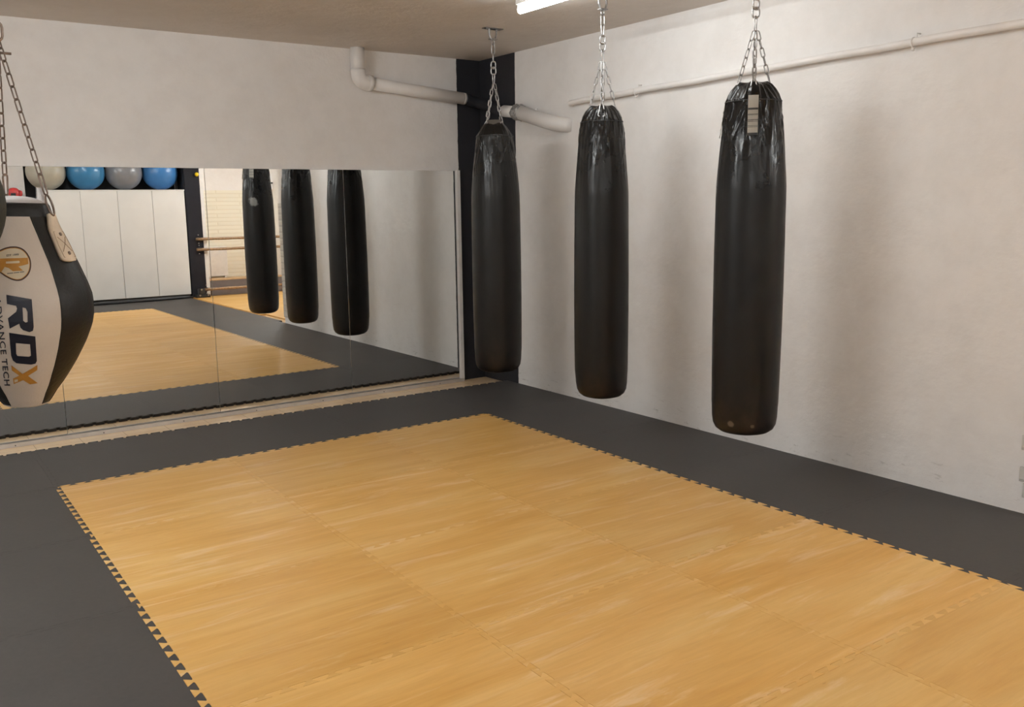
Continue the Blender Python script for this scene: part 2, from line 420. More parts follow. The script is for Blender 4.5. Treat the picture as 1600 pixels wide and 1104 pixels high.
def tile_outline(i, j, flat, xmin=None, xmax=None, ymin=None, gap=0.0006):
    """world outline of the tile on gx i..i+1, gy j..j+1; flat sides are cut straight; tiles at the walls are cut short"""
    def xt(y, X):    # gx where the world x equals X on grid row y
        return (X + y*TD*math.sin(TA))/(TS*math.cos(TA))
    def span(name, c):
        lo, hi = 0.0, 1.0
        if name in 'SN':
            if xmax is not None: hi = min(1.0, xt(c, xmax)-i)
            if xmin is not None: lo = max(0.0, xt(c, xmin)-i)
        elif ymin is not None:
            x = c if c != i+1 or xmax is None else c
            lo = max(0.0, (ymin - x*TS*math.sin(TA))/(TD*math.cos(TA)) - j)
        return lo, hi
    sb = {n: span(n, c) for n, c in (('S', j), ('N', j+1), ('W', i), ('E', i+1))}
    y_w, y_e = j+sb['W'][0], j+sb['E'][0]
    if ymin is not None: sb['S'] = span('S', (y_w+y_e)/2)
    def side(name):
        lo, hi = sb[name]; cut = (lo > 0 or hi < 1); out = []
        for t_, o in PROF:
            if cut and not (lo+(0.03 if lo > 0 else -1) < t_ < hi-(0.03 if hi < 1 else -1)): continue
            out.append((t_, o))
        if lo > 0: out = [(lo, 0.0)]+out
        if hi < 1: out = out+[(hi, 0.0)]
        if name in flat: out = [(t_, 0.0) for t_, o in (out[0], out[-1])]
        res = []
        for t_, o in out:
            if name in 'SN':
                y = (j if name == 'S' else j+1)
                if name == 'S' and ymin is not None: y = y_w+(y_e-y_w)*t_
                x = i+t_; y = y+o+(gap if name == 'S' else -gap)
            else:
                y = j+t_; x = (i if name == 'W' else i+1)
                if name == 'E' and xmax is not None: x = xt(y, xmax)
                if name == 'W' and xmin is not None: x = xt(y, xmin)
                x = x+o+(gap if name == 'W' else -gap)
            res.append((x, y))
        return res
    S_, E_, N_, W_ = side('S'), side('E'), side('N'), side('W')
    res = []
    for p_ in S_+E_+N_[::-1]+W_[::-1]:
        if res and math.hypot(p_[0]-res[-1][0], p_[1]-res[-1][1]) < 0.0012: continue
        res.append(p_)
    return [g2w(*p_) for p_ in res]
def make_tile(i, j, mat, flat=(), label='', group='', xmax=None, xmin=None, ymin=None, dz=0.0):
    loc = g2w(i+0.5, j+0.5); W2 = []
    for x, y in tile_outline(i, j, set(flat), xmin, xmax, ymin):
        if W2 and math.hypot(x-W2[-1][0], y-W2[-1][1]) < 1e-4: continue
        W2.append((x, y))
    if math.hypot(W2[0][0]-W2[-1][0], W2[0][1]-W2[-1][1]) < 1e-3: W2.pop()
    bm = bmesh.new()
    top = [bm.verts.new((x-loc[0], y-loc[1], 0)) for x, y in W2]
    bot = [bm.verts.new((x-loc[0], y-loc[1], ZF)) for x, y in W2]
    n = len(top)
    for a, b_, c in tessellate_polygon([[v.co for v in top]]):
        A, B, C_ = top[a].co, top[b_].co, top[c].co
        if (B-A).cross(C_-A).z < 0: b_, c = c, b_
        if (B-A).cross(C_-A).length < 1e-12: continue
        bm.faces.new((top[a], top[b_], top[c])); bm.faces.new((bot[a], bot[c], bot[b_]))
    for k in range(n): bm.faces.new((top[k], bot[k], bot[(k+1) % n], top[(k+1) % n]))
    me = bpy.data.meshes.new('foam_mat'); bm.to_mesh(me); bm.free()
    o = link('foam_mat', me, mat); o.location = (loc[0], loc[1], dz)
    return tag(o, label, 'floor mat', group)
ROWN = ['row nearest the mirror', 'second row from the mirror', 'third row from the mirror', 'fourth row from the mirror', 'fifth row from the mirror', 'sixth row from the mirror', 'seventh row, nearest the cabinets']
COLN = {-3: 'left column', -2: 'middle column', -1: 'right column beside the bags'}
rnd = random.Random(4)
for j in range(7):
    for i in (-3, -2, -1):
        make_tile(i, -1-j, MAT['tan'], (), 'tan wood-print foam mat, %s, %s' % (COLN[i], ROWN[j]), 'tan wood-print foam mats', dz=rnd.uniform(0, 0.0004))
ORD = ['first', 'second', 'third', 'fourth', 'fifth', 'sixth', 'seventh', 'eighth']
for i in (-5, -4, -3, -2, -1, 0):     # strip between the tan mats and the mirror
    nm = {0: 'in the corner under the farthest bag', -1: 'before the right mirror panel', -2: 'before the middle mirror panels', -3: 'between the mirror and the left corner of the tan mats', -4: 'at the far left before the mirror', -5: 'beside the left wall before the mirror'}[i]
    make_tile(i, 0, MAT['black_foam'], ('E',) if i == 0 else (), 'black foam mat %s' % nm, 'black foam border mats along the mirror', xmax=XR-0.003 if i == 0 else None, xmin=XL+0.01 if i == -5 else None)
for j in range(9):                     # strip under the bags, along the right wall
    make_tile(0, -1-j, MAT['black_foam'], (('E', 'S') if j == 8 else ('E',)) , 'black foam mat along the right wall, %s from the mirror corner' % (['second', 'third', 'fourth', 'fifth', 'sixth', 'seventh', 'eighth', 'ninth', 'last'][j]), 'black foam border mats along the right wall',
              xmax=XR-0.003 if j < 4 else None, ymin=-8.40 if j == 8 else None)
for j in range(9):
    for i in (-5, -4):
        make_tile(i, -1-j, MAT['black_foam'], ('S',) if j == 8 else (), 'black foam mat %s, row %s back from the mirror strip' % ('left of the tan mats' if i == -4 else 'against the left wall', (ORD+['ninth'])[j]), 'black foam border mats on the left', xmin=XL+0.01 if i == -5 else None, ymin=-8.40 if j == 8 else None)
for j in (7, 8):
    for i in (-3, -2, -1):
        make_tile(i, -1-j, MAT['black_foam'], ('S',) if j == 8 else (), 'black foam mat %s, %s' % ('beyond the tan mats' if j == 7 else 'at the foot of the cabinets', COLN[i].replace(' beside the bags', '')), 'black foam border mats by the cabinets', ymin=-8.40 if j == 8 else None)
# wood-look floor in the alcove beyond the right wall
bm = bmesh.new(); box(bm, 1.018, XA, -8.9, -5.0, ZF, -0.001); box(bm, 1.10, XA, -5.0, YW, ZF, -0.001)
struct('floor_alcove', bm, MAT['wood_floor'])

# ------------------------------------------------------------------ mirrors
seams = [-5.14, -3.97, -2.767, -1.651, -0.498, 0.612]
MLAB = ['large wall mirror panel at the far left by the left wall', 'large wall mirror panel reflecting the wall left of the cabinets', 'large wall mirror panel reflecting the white cabinets and exercise balls',
        'large wall mirror panel reflecting the wooden bars and two black bags', 'rightmost large wall mirror panel beside the black corner']
for k in range(5):
    x0, x1 = seams[k]+0.0012, seams[k+1]-0.0012
    bm = box(bmesh.new(), -(x1-x0)/2, (x1-x0)/2, -0.003, 0.003, 0, 1.92-0.002, 0.0008)
    o = obj('wall_mirror', bm, MAT['mirror']); o.location = ((x0+x1)/2, 1.346, 0.002)
    tag(o, MLAB[k], 'mirror', 'wall mirror panels')
r_ = thing('mirror_rail', 'aluminium rail along the floor holding the mirrors', 'rail', (-2.25, 1.33, ZF))
bm = bmesh.new(); box(bm, -2.9, 2.89, -0.022, 0.010, 0.0, 0.020, 0.002); box(bm, -2.9, 2.89, -0.022, -0.018, 0.019, 0.030, 0.001)
obj('rail', bm, MAT['alu'], r_)
for k in range(10):
    bm = bmesh.new(); cyl(bm, (-2.6+k*0.58, -0.0225, 0.013), (-2.6+k*0.58, -0.0245, 0.013), 0.004, 10); obj('screw', bm, MAT['black_plastic'], r_)
bm = box(bmesh.new(), 0.616, 0.652, 1.325, YB, ZF, 1.925, 0.002); struct('trim_4', bm, MAT['white_trim'])
bm = box(bmesh.new(), XL, 0.612, 1.350, YB, 1.921, 1.928); struct('trim_5', bm, MAT['white_trim'])

# ------------------------------------------------------------------ pipes
def bend(p0, p1, p2, r, n=8):
    """points rounding the corner p1 with radius r"""
    p0, p1, p2 = map(Vector, (p0, p1, p2)); a = (p0-p1).normalized(); c = (p2-p1).normalized()
    A, B = p1+a*r, p1+c*r
    return [(1-t_)**2*A + 2*t_*(1-t_)*p1 + t_*t_*B for t_ in [k/n for k in range(n+1)]]
wp = thing('waste_pipe', 'thick white waste pipe turning down from ceiling and round the black corner', 'pipe', (0, 0, 0))
Y1 = YB-0.075; X1 = XR-0.085
pe = (-0.345, Y1, 2.635); pc = (X1+0.0, Y1, 2.545)
bm = bmesh.new(); tube(bm, [(-0.345, Y1, H), (-0.345, Y1, 2.72)], 0.058, 24)
obj('vertical_pipe', bm, MAT['pipe'], wp, True)
bm = bmesh.new(); tube(bm, [(-0.345, Y1, 2.735)] + bend((-0.345, Y1, 2.8), pe, pc, 0.08) + [(-0.225, Y1, 2.628)], 0.062, 24)
tube(bm, [(-0.262, Y1, 2.631), (-0.225, Y1, 2.628)], 0.066, 24)
obj('elbow', bm, MAT['pipe'], wp, True)
bm = bmesh.new(); tube(bm, [(-0.23, Y1, 2.627), (0.700, Y1, 2.553)], 0.051, 24); tube(bm, [(0.68, Y1, 2.5545), (0.702, Y1, 2.5528)], [0.052, 0.048], 24)
obj('white_pipe', bm, MAT['pipe'], wp, True)
bm = bmesh.new(); tube(bm, [(0.700, Y1, 2.553), (0.735, Y1, 2.55)] + bend((0.6, Y1, 2.55), (X1, Y1, 2.53), (X1, 0.9, 2.42), 0.07) + [(X1, 0.868, 2.415)], 0.049, 24)
obj('black_painted_section', bm, MAT['black_paint'], wp, True)
bm = bmesh.new(); tube(bm, [(X1, 0.868, 2.415), (X1, 0.64, 2.383)], 0.050, 24); obj('white_pipe', bm, MAT['pipe'], wp, True)
bm = bmesh.new(); lathe(bm, [(0.05, -0.048), (0.062, -0.046), (0.068, -0.02), (0.063, 0.0), (0.070, 0.025), (0.063, 0.043), (0.05, 0.048)], 40,
      lambda r, z, a: (r*(1+0.04*math.sin(5*a+40*z)+0.03*math.sin(11*a-70*z)), z+0.006*math.sin(3*a)))
co = obj('taped_coupling', bm, MAT['grey_rough'], wp, True); co.location = (X1, 0.655, 2.385); co.rotation_euler = (PI/2+0.16, 0, 0); co['label'] = 'coupling wrapped in rough grey tape'
bm = bmesh.new(); tube(bm, [(X1, 0.64, 2.383)] + bend((X1, 0.6, 2.372), (X1, 0.20, 2.262), (XR+0.06, 0.06, 2.235), 0.10) + [(XR+0.03, 0.07, 2.238)], 0.060, 24)
obj('end_bend', bm, MAT['pipe'], wp, True)
bm = bmesh.new(); lathe(bm, [(0, 0), (0.012, 0), (0.014, 0.01), (0.010, 0.025), (0, 0.027)], 14, None); k_ = obj('boss', bm, MAT['pipe'], wp, True); k_.location = (X1+0.01, 0.42, 2.375)

sp_ = thing('heating_pipe', 'thin white pipe running level along the right wall', 'pipe', (0, 0, 0))
XP = XR-0.042
bm = bmesh.new()
pp = [(XR-0.001, 0.035, 2.405)] + bend((XR, 0.035, 2.405), (XP, 0.030, 2.405), (XP, -0.5, 2.408), 0.03, 6)
for k in range(1, 25):
    y = -0.15*k; pp.append((XP, y, 2.408 + 0.050*(k/24) + 0.002*math.sin(k*1.3)))
pp.append((XP, -3.70, 2.458)); tube(bm, pp, 0.0215, 16); obj('pipe', bm, MAT['pipe'], sp_, True)
for y, z in ((-0.745, 2.415), (-2.895, 2.448)):
    bm = bmesh.new()
    tube(bm, [(XP+0.0255*math.cos(a), y, z-0.003+0.0265*math.sin(a)) for a in [2*PI*k/16 for k in range(16)]], 0.004, 8, closed=True)
    cyl(bm, (XP-0.004, y, z-0.028), (XP-0.004, y, z-0.046), 0.009, 12)
    cyl(bm, (XR-0.001, y-0.012, z+0.045), (XP+0.012, y-0.012, z+0.045), 0.004, 8); cyl(bm, (XP+0.01, y-0.012, z+0.02), (XP+0.01, y-0.012, z+0.047), 0.003, 8)
    obj('pipe_clip', bm, MAT['pipe'], sp_, True)

# ------------------------------------------------------------------ fluorescent lights
def fixture(x, y, L, label, k=1.0, z=H):
    t_ = thing('fluorescent_light', label, 'ceiling light', (x, y, z), 0, 'fluorescent batten lights')
    obj('housing', box(bmesh.new(), -0.030, 0.030, -L/2, L/2, -0.040, 0, 0.006), MAT['fixture'], t_)
    bm = bmesh.new(); tube(bm, [(0, -L/2+0.012, -0.070), (0, L/2-0.012, -0.070)], 0.023, 20); obj('diffuser', bm, glow(k), t_, True)
    for s in (-1, 1):
        y0 = s*(L/2-0.006); obj('lamp_holder', box(bmesh.new(), -0.016, 0.016, y0-0.006, y0+0.006, -0.074, -0.038, 0.003), MAT['fixture'], t_)
    return t_
fixture(-0.27, -1.62, 1.5, 'lit fluorescent ceiling light above the black bags', 0.27)
fixture(-4.0, -1.55, 1.5, 'fluorescent ceiling light above the left side of the mats', 1.45)
fixture(-3.9, -6.6, 1.5, 'fluorescent ceiling light at the near left of the room')
fixture(-1.2, -6.6, 1.5, 'fluorescent ceiling light in front of the cabinets', 0.7)
fixture(2.3, -6.6, 1.5, 'fluorescent ceiling light in the alcove behind the wooden bars', 2.0)

# ------------------------------------------------------------------ black punch bags
PROF_BAG = [(0, 0.0), (0.05, 0.001), (0.10, 0.006), (0.135, 0.016), (0.158, 0.034), (0.171, 0.060), (0.177, 0.10), (0.180, 0.16)]
def bag_profile(rmax, hz):
    """hz: height of the rim seam above the bag's foot"""
    k = rmax/0.182
    P = [(r*k, z) for r, z in PROF_BAG]
    n = 96
    for i in range(1, n+1):
        z = 0.16 + (hz-0.16)*(1-(1-i/n)**1.5); u = z/hz
        r = 0.180 + 0.005*math.sin(PI*min(1, u/0.75)) if u < 0.75 else 0.180 - 0.042*((u-0.75)/0.25)**1.25
        P.append((r*k, z))
    P += [(0.139*k, hz+0.004), (0.134*k, hz+0.012), (0.122*k, hz+0.035), (0.106*k, hz+0.060), (0.088*k, hz+0.082), (0.066*k, hz+0.096), (0.035*k, hz+0.101), (0, hz+0.102)]
    return P
def make_bag(name, label, x, y, z0, rmax, hz, az, mat, lean=(0, 0), zconv=2.505, seed=0, labels=(), upper='long', flap=False):
    t_ = thing(name, label, 'punch bag', (x, y, z0), 0, 'black hanging punch bags')
    rg = random.Random(seed)
    folds = [(rg.choice([7, 9, 11, 13, 17, 19, 23]), rg.uniform(0, 6.28), rg.uniform(0.0005, 0.0017), rg.uniform(-14, 14), rg.uniform(0.07, 0.22)) for _ in range(9)]
    big = [(rg.choice([2, 3, 4, 5]), rg.uniform(0, 6.28), rg.uniform(0.0010, 0.0024), rg.uniform(-1.2, 1.2)) for _ in range(4)]
    cre = []
    for q in range(4):
        for _c in range(7):
            cre.append((az+q*PI/2+rg.uniform(-0.25, 0.25), rg.choice([-1, 1])*rg.uniform(0.6, 4.2), hz+0.01-rg.uniform(0, 0.06), rg.uniform(0.10, 0.34), rg.uniform(0.0025, 0.0060)*rg.choice([1, 1, -1]), rg.uniform(0.04, 0.075)))
    def fn(r, z, a):
        d = 0
        if 0.06 < r and hz-0.42 < z < hz+0.02:
            for a0, dr, zt, ln, am, wd in cre:
                u = (zt-z)/ln
                if 0 <= u <= 1:
                    da = (a-a0-dr*(zt-z)+PI) % (2*PI)-PI
                    if abs(da) < 3*wd: d += am*math.exp(-(da/wd)**2)*math.sin(PI*min(1, u*1.0+0.12))
        if r > 0.06:
            for n_, ph, am, tw, fade in folds:
                w = math.exp(-max(0, hz-z)/fade) if z <= hz+0.01 else 0.8
                s = math.sin(n_*a + ph + tw*z); d += am*w*(1-abs(s)*2)
            for n_, ph, am, tw in big: d += am*math.sin(n_*a+ph+tw*z)*min(1, z/0.2)
        if z > hz:                                     # four flaps gathered to the hooks
            q = math.cos(4*(a-az)); u = (z-hz)/0.1; d += 0.007*q*math.sin(PI*min(1, u)); z = z + 0.010*q*u*(1 if r > 0.05 else 0)
        elif z > hz-0.3:                               # drawn in between the hooks
            d += 0.0035*math.cos(4*(a-az))*((z-hz+0.3)/0.3)
        return r+d, z
    bm = lathe(bmesh.new(), bag_profile(rmax, hz), 220, fn)
    for v in bm.verts:
        v.co.x += lean[0]*v.co.z; v.co.y += lean[1]*v.co.z
    obj('bag_body', bm, mat, t_, True)
    kx, ky = lean[0]*hz, lean[1]*hz
    # rim seam
    bm = bmesh.new(); R = 0.1375*rmax/0.182; pts = []
    for i in range(96):
        a = 2*PI*i/96; rr, zz = fn(R, hz, a); pts.append((kx+(rr+0.001)*math.cos(a), ky+(rr+0.001)*math.sin(a), zz))
    tube(bm, pts, 0.0028, 6, closed=True); obj('rim_seam', bm, MAT['black_plastic'], t_, True)
    zc = zconv-z0
    for q in range(4):
        a = az + q*PI/2; ca, sa = math.cos(a), math.sin(a)
        # carabiner through the grommet
        lo = Vector((kx+0.122*ca, ky+0.122*sa, hz+0.026)); hi = Vector((kx+0.078*ca, ky+0.078*sa, hz+0.104))
        bm = bmesh.new(); link_loop(bm, (lo+hi)/2, hi-lo, (hi-lo).length+0.010, 0.034, 0.0055, roll=(a if True else 0)+PI/2, taper=1.0)
        # orient its flat side outward
        bm.free(); bm = bmesh.new()
        tang = Vector((-sa, ca, 0)); axis = (hi-lo).normalized(); L2 = (hi-lo).length/2+0.004
        c_ = (lo+hi)/2; pts = []
        for k in range(9):
            b2 = PI*k/8; pts.append(c_ + tang*0.010*math.cos(b2) + axis*(L2-0.010+0.010*math.sin(b2)))
        for k in range(9):
            b2 = PI+PI*k/8; pts.append(c_ + tang*0.021*math.cos(b2) + axis*(-(L2-0.010)+0.008*math.sin(b2)))
        tube(bm, pts, 0.0037, 8, closed=True); obj('carabiner', bm, MAT['zinc'], t_, True)
        bm = bmesh.new(); x_, y_, z_ = ca, sa, 0
        tube(bm, [(lo + Vector((ca*-0.002, sa*-0.002, -0.004)) + tang*0.010*math.cos(b2) + axis*0.010*math.sin(b2)) for b2 in [2*PI*k/14 for k in range(14)]], 0.0028, 6, closed=True)
        obj('grommet', bm, MAT['zinc'], t_, True)
        top = Vector((0.010*ca+kx*0.2, 0.010*sa+ky*0.2, zc))
        chain(hi-axis*0.004, top, L=0.056, Wd=0.025, wire=0.0062, roll=rg.uniform(0, 3), parent=t_)
    # gathering carabiner, two rings, upper carabiner / eye
    zz = zc
    def add(nm, L, Wd, wire, roll, taper=1.0):
        nonlocal zz
        bm = bmesh.new(); link_loop(bm, (0, 0, zz+L/2-wire), (0, 0, 1), L, Wd, wire, roll, taper=taper); obj(nm, bm, MAT['zinc'], t_, True); zz += L-2*wire
    vr = -YAW
    add('snap_hook', 0.090, 0.034, 0.008, vr+0.9, 0.6)
    add('ring_link', 0.064, 0.046, 0.0105, vr)
    add('ring_link', 0.064, 0.046, 0.0105, vr+0.35)
    if upper == 'hook':
        add('snap_hook', 0.085, 0.030, 0.008, vr+0.5, 0.7); 
    else:
        add('snap_hook', 0.075, 0.024, 0.008, vr+1.4, 0.7)
    rest = (H-0.116-z0) - zz
    if rest > 0.02: add('eye_link', rest+0.014, 0.030, 0.007, vr+0.2)
    if flap:
        a = math.atan2(CAM.y-y, CAM.x-x); bm = bmesh.new(); tx, ty = -math.sin(a), math.cos(a)
        for s_ in (0,):
            box(bm, -0.052, 0.052, -0.006, 0.006, hz+0.02, hz+0.118, 0.004)
        bmesh.ops.rotate(bm, verts=bm.verts[:], cent=(0, 0, 0), matrix=Matrix.Rotation(a+PI/2, 3, 'Z'))
        bmesh.ops.translate(bm, verts=bm.verts[:], vec=(0.062*math.cos(a), 0.062*math.sin(a), 0))
        fo = obj('closing_flap', bm, MAT['flap'], t_); fo['label'] = 'brownish square closing flap'
    # paper labels hanging from a hook
    for q in labels:
        a = az+q*PI/2
        lb = bmesh.new(); W_ = 0.0265; zt, zb = hz+0.022, hz-0.185; n = 10
        rows = []
        for k in range(n+1):
            z = zt+(zb-zt)*k/n; row = []
            for s in (-1, 0, 1):
                rr = 0.146*rmax/0.182 + max(0, (hz-z))*0.13
                rr = rr if z < hz else rr-(z-hz)*0.45
                aa = a + s*W_/rr; row.append(lb.verts.new((kx*z/hz+rr*math.cos(aa), ky*z/hz+rr*math.sin(aa), z)))
            rows.append(row)
        for A, B in zip(rows, rows[1:]):
            for s in (0, 1): lb.faces.new((A[s], A[s+1], B[s+1], B[s]))
        bmesh.ops.solidify(lb, geom=lb.faces[:], thickness=0.0012)
        lo_ = obj('paper_label', lb, MAT['label'], t_); lo_['label'] = 'long white printed label'
        for fz, hh in ((0.32, 0.010), (0.47, 0.0022), (0.49, 0.0022), (0.61, 0.003), (0.65, 0.0022), (0.76, 0.0022), (0.79, 0.0022), (0.94, 0.012)):
            z = zt+(zb-zt)*fz; pr = bmesh.new(); V = []
            for zz2 in (z, z-hh):
                rr = 0.146*rmax/0.182 + max(0, (hz-zz2))*0.13 + 0.0016
                V.append([pr.verts.new((kx*zz2/hz+rr*math.cos(a+s*W_*0.97/rr), ky*zz2/hz+rr*math.sin(a+s*W_*0.97/rr), zz2)) for s in (-1, -0.5, 0, 0.5, 1)])
            for s in range(4): pr.faces.new((V[0][s], V[0][s+1], V[1][s+1], V[1][s]))
            bmesh.ops.solidify(pr, geom=pr.faces[:], thickness=0.0008)
            obj('print_line', pr, MAT['label_bar'], lo_)
    return t_
def anchor(x, y, label):
    t_ = thing('ceiling_hook', label, 'ceiling hook', (x, y, H), 0, 'steel ceiling hooks for the bags')
    bm = bmesh.new(); box(bm, -0.080, 0.080, -0.026, 0.026, -0.007, 0, 0.001); obj('mounting_plate', bm, MAT['zinc'], t_)
    bm = bmesh.new()
    tube(bm, [(-0.034, 0, -0.004), (-0.032, 0, -0.045), (-0.020, 0, -0.078), (0.020, 0, -0.078), (0.032, 0, -0.045), (0.034, 0, -0.004)], 0.007, 8)
    box(bm, -0.030, 0.030, -0.018, 0.018, -0.082, -0.074, 0.001)
    obj('stirrup', bm, MAT['zinc'], t_, False)
    bm = bmesh.new(); tube(bm, [(0.013*math.cos(a), 0.0, -0.098+0.018*math.sin(a)) for a in [2*PI*k/16 for k in range(16)]], 0.0045, 8, closed=True); obj('eye', bm, MAT['zinc'], t_, True)
    for s in (-1, 1):
        bm = bmesh.new(); cyl(bm, (s*0.05, 0, -0.006), (s*0.05, 0, -0.011), 0.006, 6); obj('bolt', bm, MAT['zinc'], t_)
Z0 = 0.318
v1 = vinyl('black_vinyl_a', (0.0075, 0.0070, 0.0066), 0.36)
v2 = vinyl('black_vinyl_b', (0.0078, 0.0074, 0.0072), 0.34)
fa3 = math.atan2(-5.745+2.43, -3.842-0.14)
m3 = D2R(128)
v3 = vinyl('black_vinyl_c', (0.0072, 0.0070, 0.0072), 0.33, spot=[((0.172*math.cos(m3), 0.172*math.sin(m3), 1.365), 0.062, (0.24, 0.24, 0.23), 0.9),
     ((0.178*math.cos(fa3-0.42), 0.178*math.sin(fa3-0.42), 0.085), 0.020, (0.16, 0.12, 0.09), 0.6), ((0.178*math.cos(fa3+0.26), 0.178*math.sin(fa3+0.26), 0.075), 0.015, (0.16, 0.12, 0.09), 0.6)])
make_bag('punch_bag', 'black punch bag in front of the black painted corner, farthest of the three', 0.14, 0.024, Z0, 0.186, 1.805, math.atan2(-5.745-0.024, -3.842-0.14)+D2R(42), v1, seed=3, flap=True)
make_bag('punch_bag', 'middle black punch bag with four zinc chains, nothing written on it', 0.14, -1.207, Z0, 0.176, 1.815, math.atan2(-5.745+1.207, -3.842-0.14)-0.05, v2, seed=8, upper='hook')
make_bag('punch_bag', 'nearest tall black punch bag with a long white label at its top', 0.14, -2.432, Z0, 0.186, 1.825, fa3, v3, seed=15, labels=(0, 3), upper='hook')
anchor(0.14, 0.024, 'steel hook plate in the ceiling above the farthest black bag')
anchor(0.14, -1.207, 'steel hook plate in the ceiling above the middle black bag')
anchor(0.14, -2.432, 'steel hook plate in the ceiling above the nearest black bag')

# ------------------------------------------------------------------ teardrop bag (white and black, gold print)
BY = math.atan2(0.346, 2.947)      # the bag is turned to face the camera's spot
RH = Vector((math.cos(BY), -math.sin(BY), 0)); NH = Vector((math.sin(BY), math.cos(BY), 0))
KL = 0.902                          # lateral scale of the traced outlines
BP = [(0.0, -0.002), (0.030, -0.0015), (0.058, 0.002), (0.066, 0.008), (0.0765, 0.0225), (0.0891, 0.0421), (0.110, 0.0675), (0.1297, 0.0945), (0.151, 0.1265), (0.169, 0.158), (0.184, 0.185), (0.1963, 0.213), (0.206, 0.238), (0.2115, 0.266), (0.2125, 0.294), (0.2100, 0.3235), (0.200, 0.354), (0.1877, 0.384), (0.175, 0.413), (0.1618, 0.442), (0.148, 0.470), (0.134, 0.498), (0.120, 0.527), (0.109, 0.555), (0.100, 0.580)]
BP = [(r*KL, z) for r, z in BP]
def bR(z):
    if z <= BP[0][1]: return BP[0][0]
    for (r0, z0), (r1, z1) in zip(BP, BP[1:]):
        if z <= z1: return r0+(r1-r0)*(z-z0)/max(1e-6, z1-z0)
    return BP[-1][0]
def pang(z):         # half angle of a white panel
    T = [(0.0, 44), (0.02, 41), (0.10, 35), (0.21, 32.5), (0.42, 31), (0.50, 27), (0.543, 23.5), (0.58, 20)]
    for (a0, b0), (a1, b1) in zip(T, T[1:]):
        if a0 <= z <= a1: return D2R(b0+(b1-b0)*(z-a0)/(a1-a0))
    return D2R(T[0][1] if z < 0 else T[-1][1])
def surf(th, z, off=0.0):
    r = bR(z)+off; return Vector((r*math.sin(th), -r*math.cos(th), z))
TILT = Matrix.Rotation(-D2R(1.9), 4, 'Y')
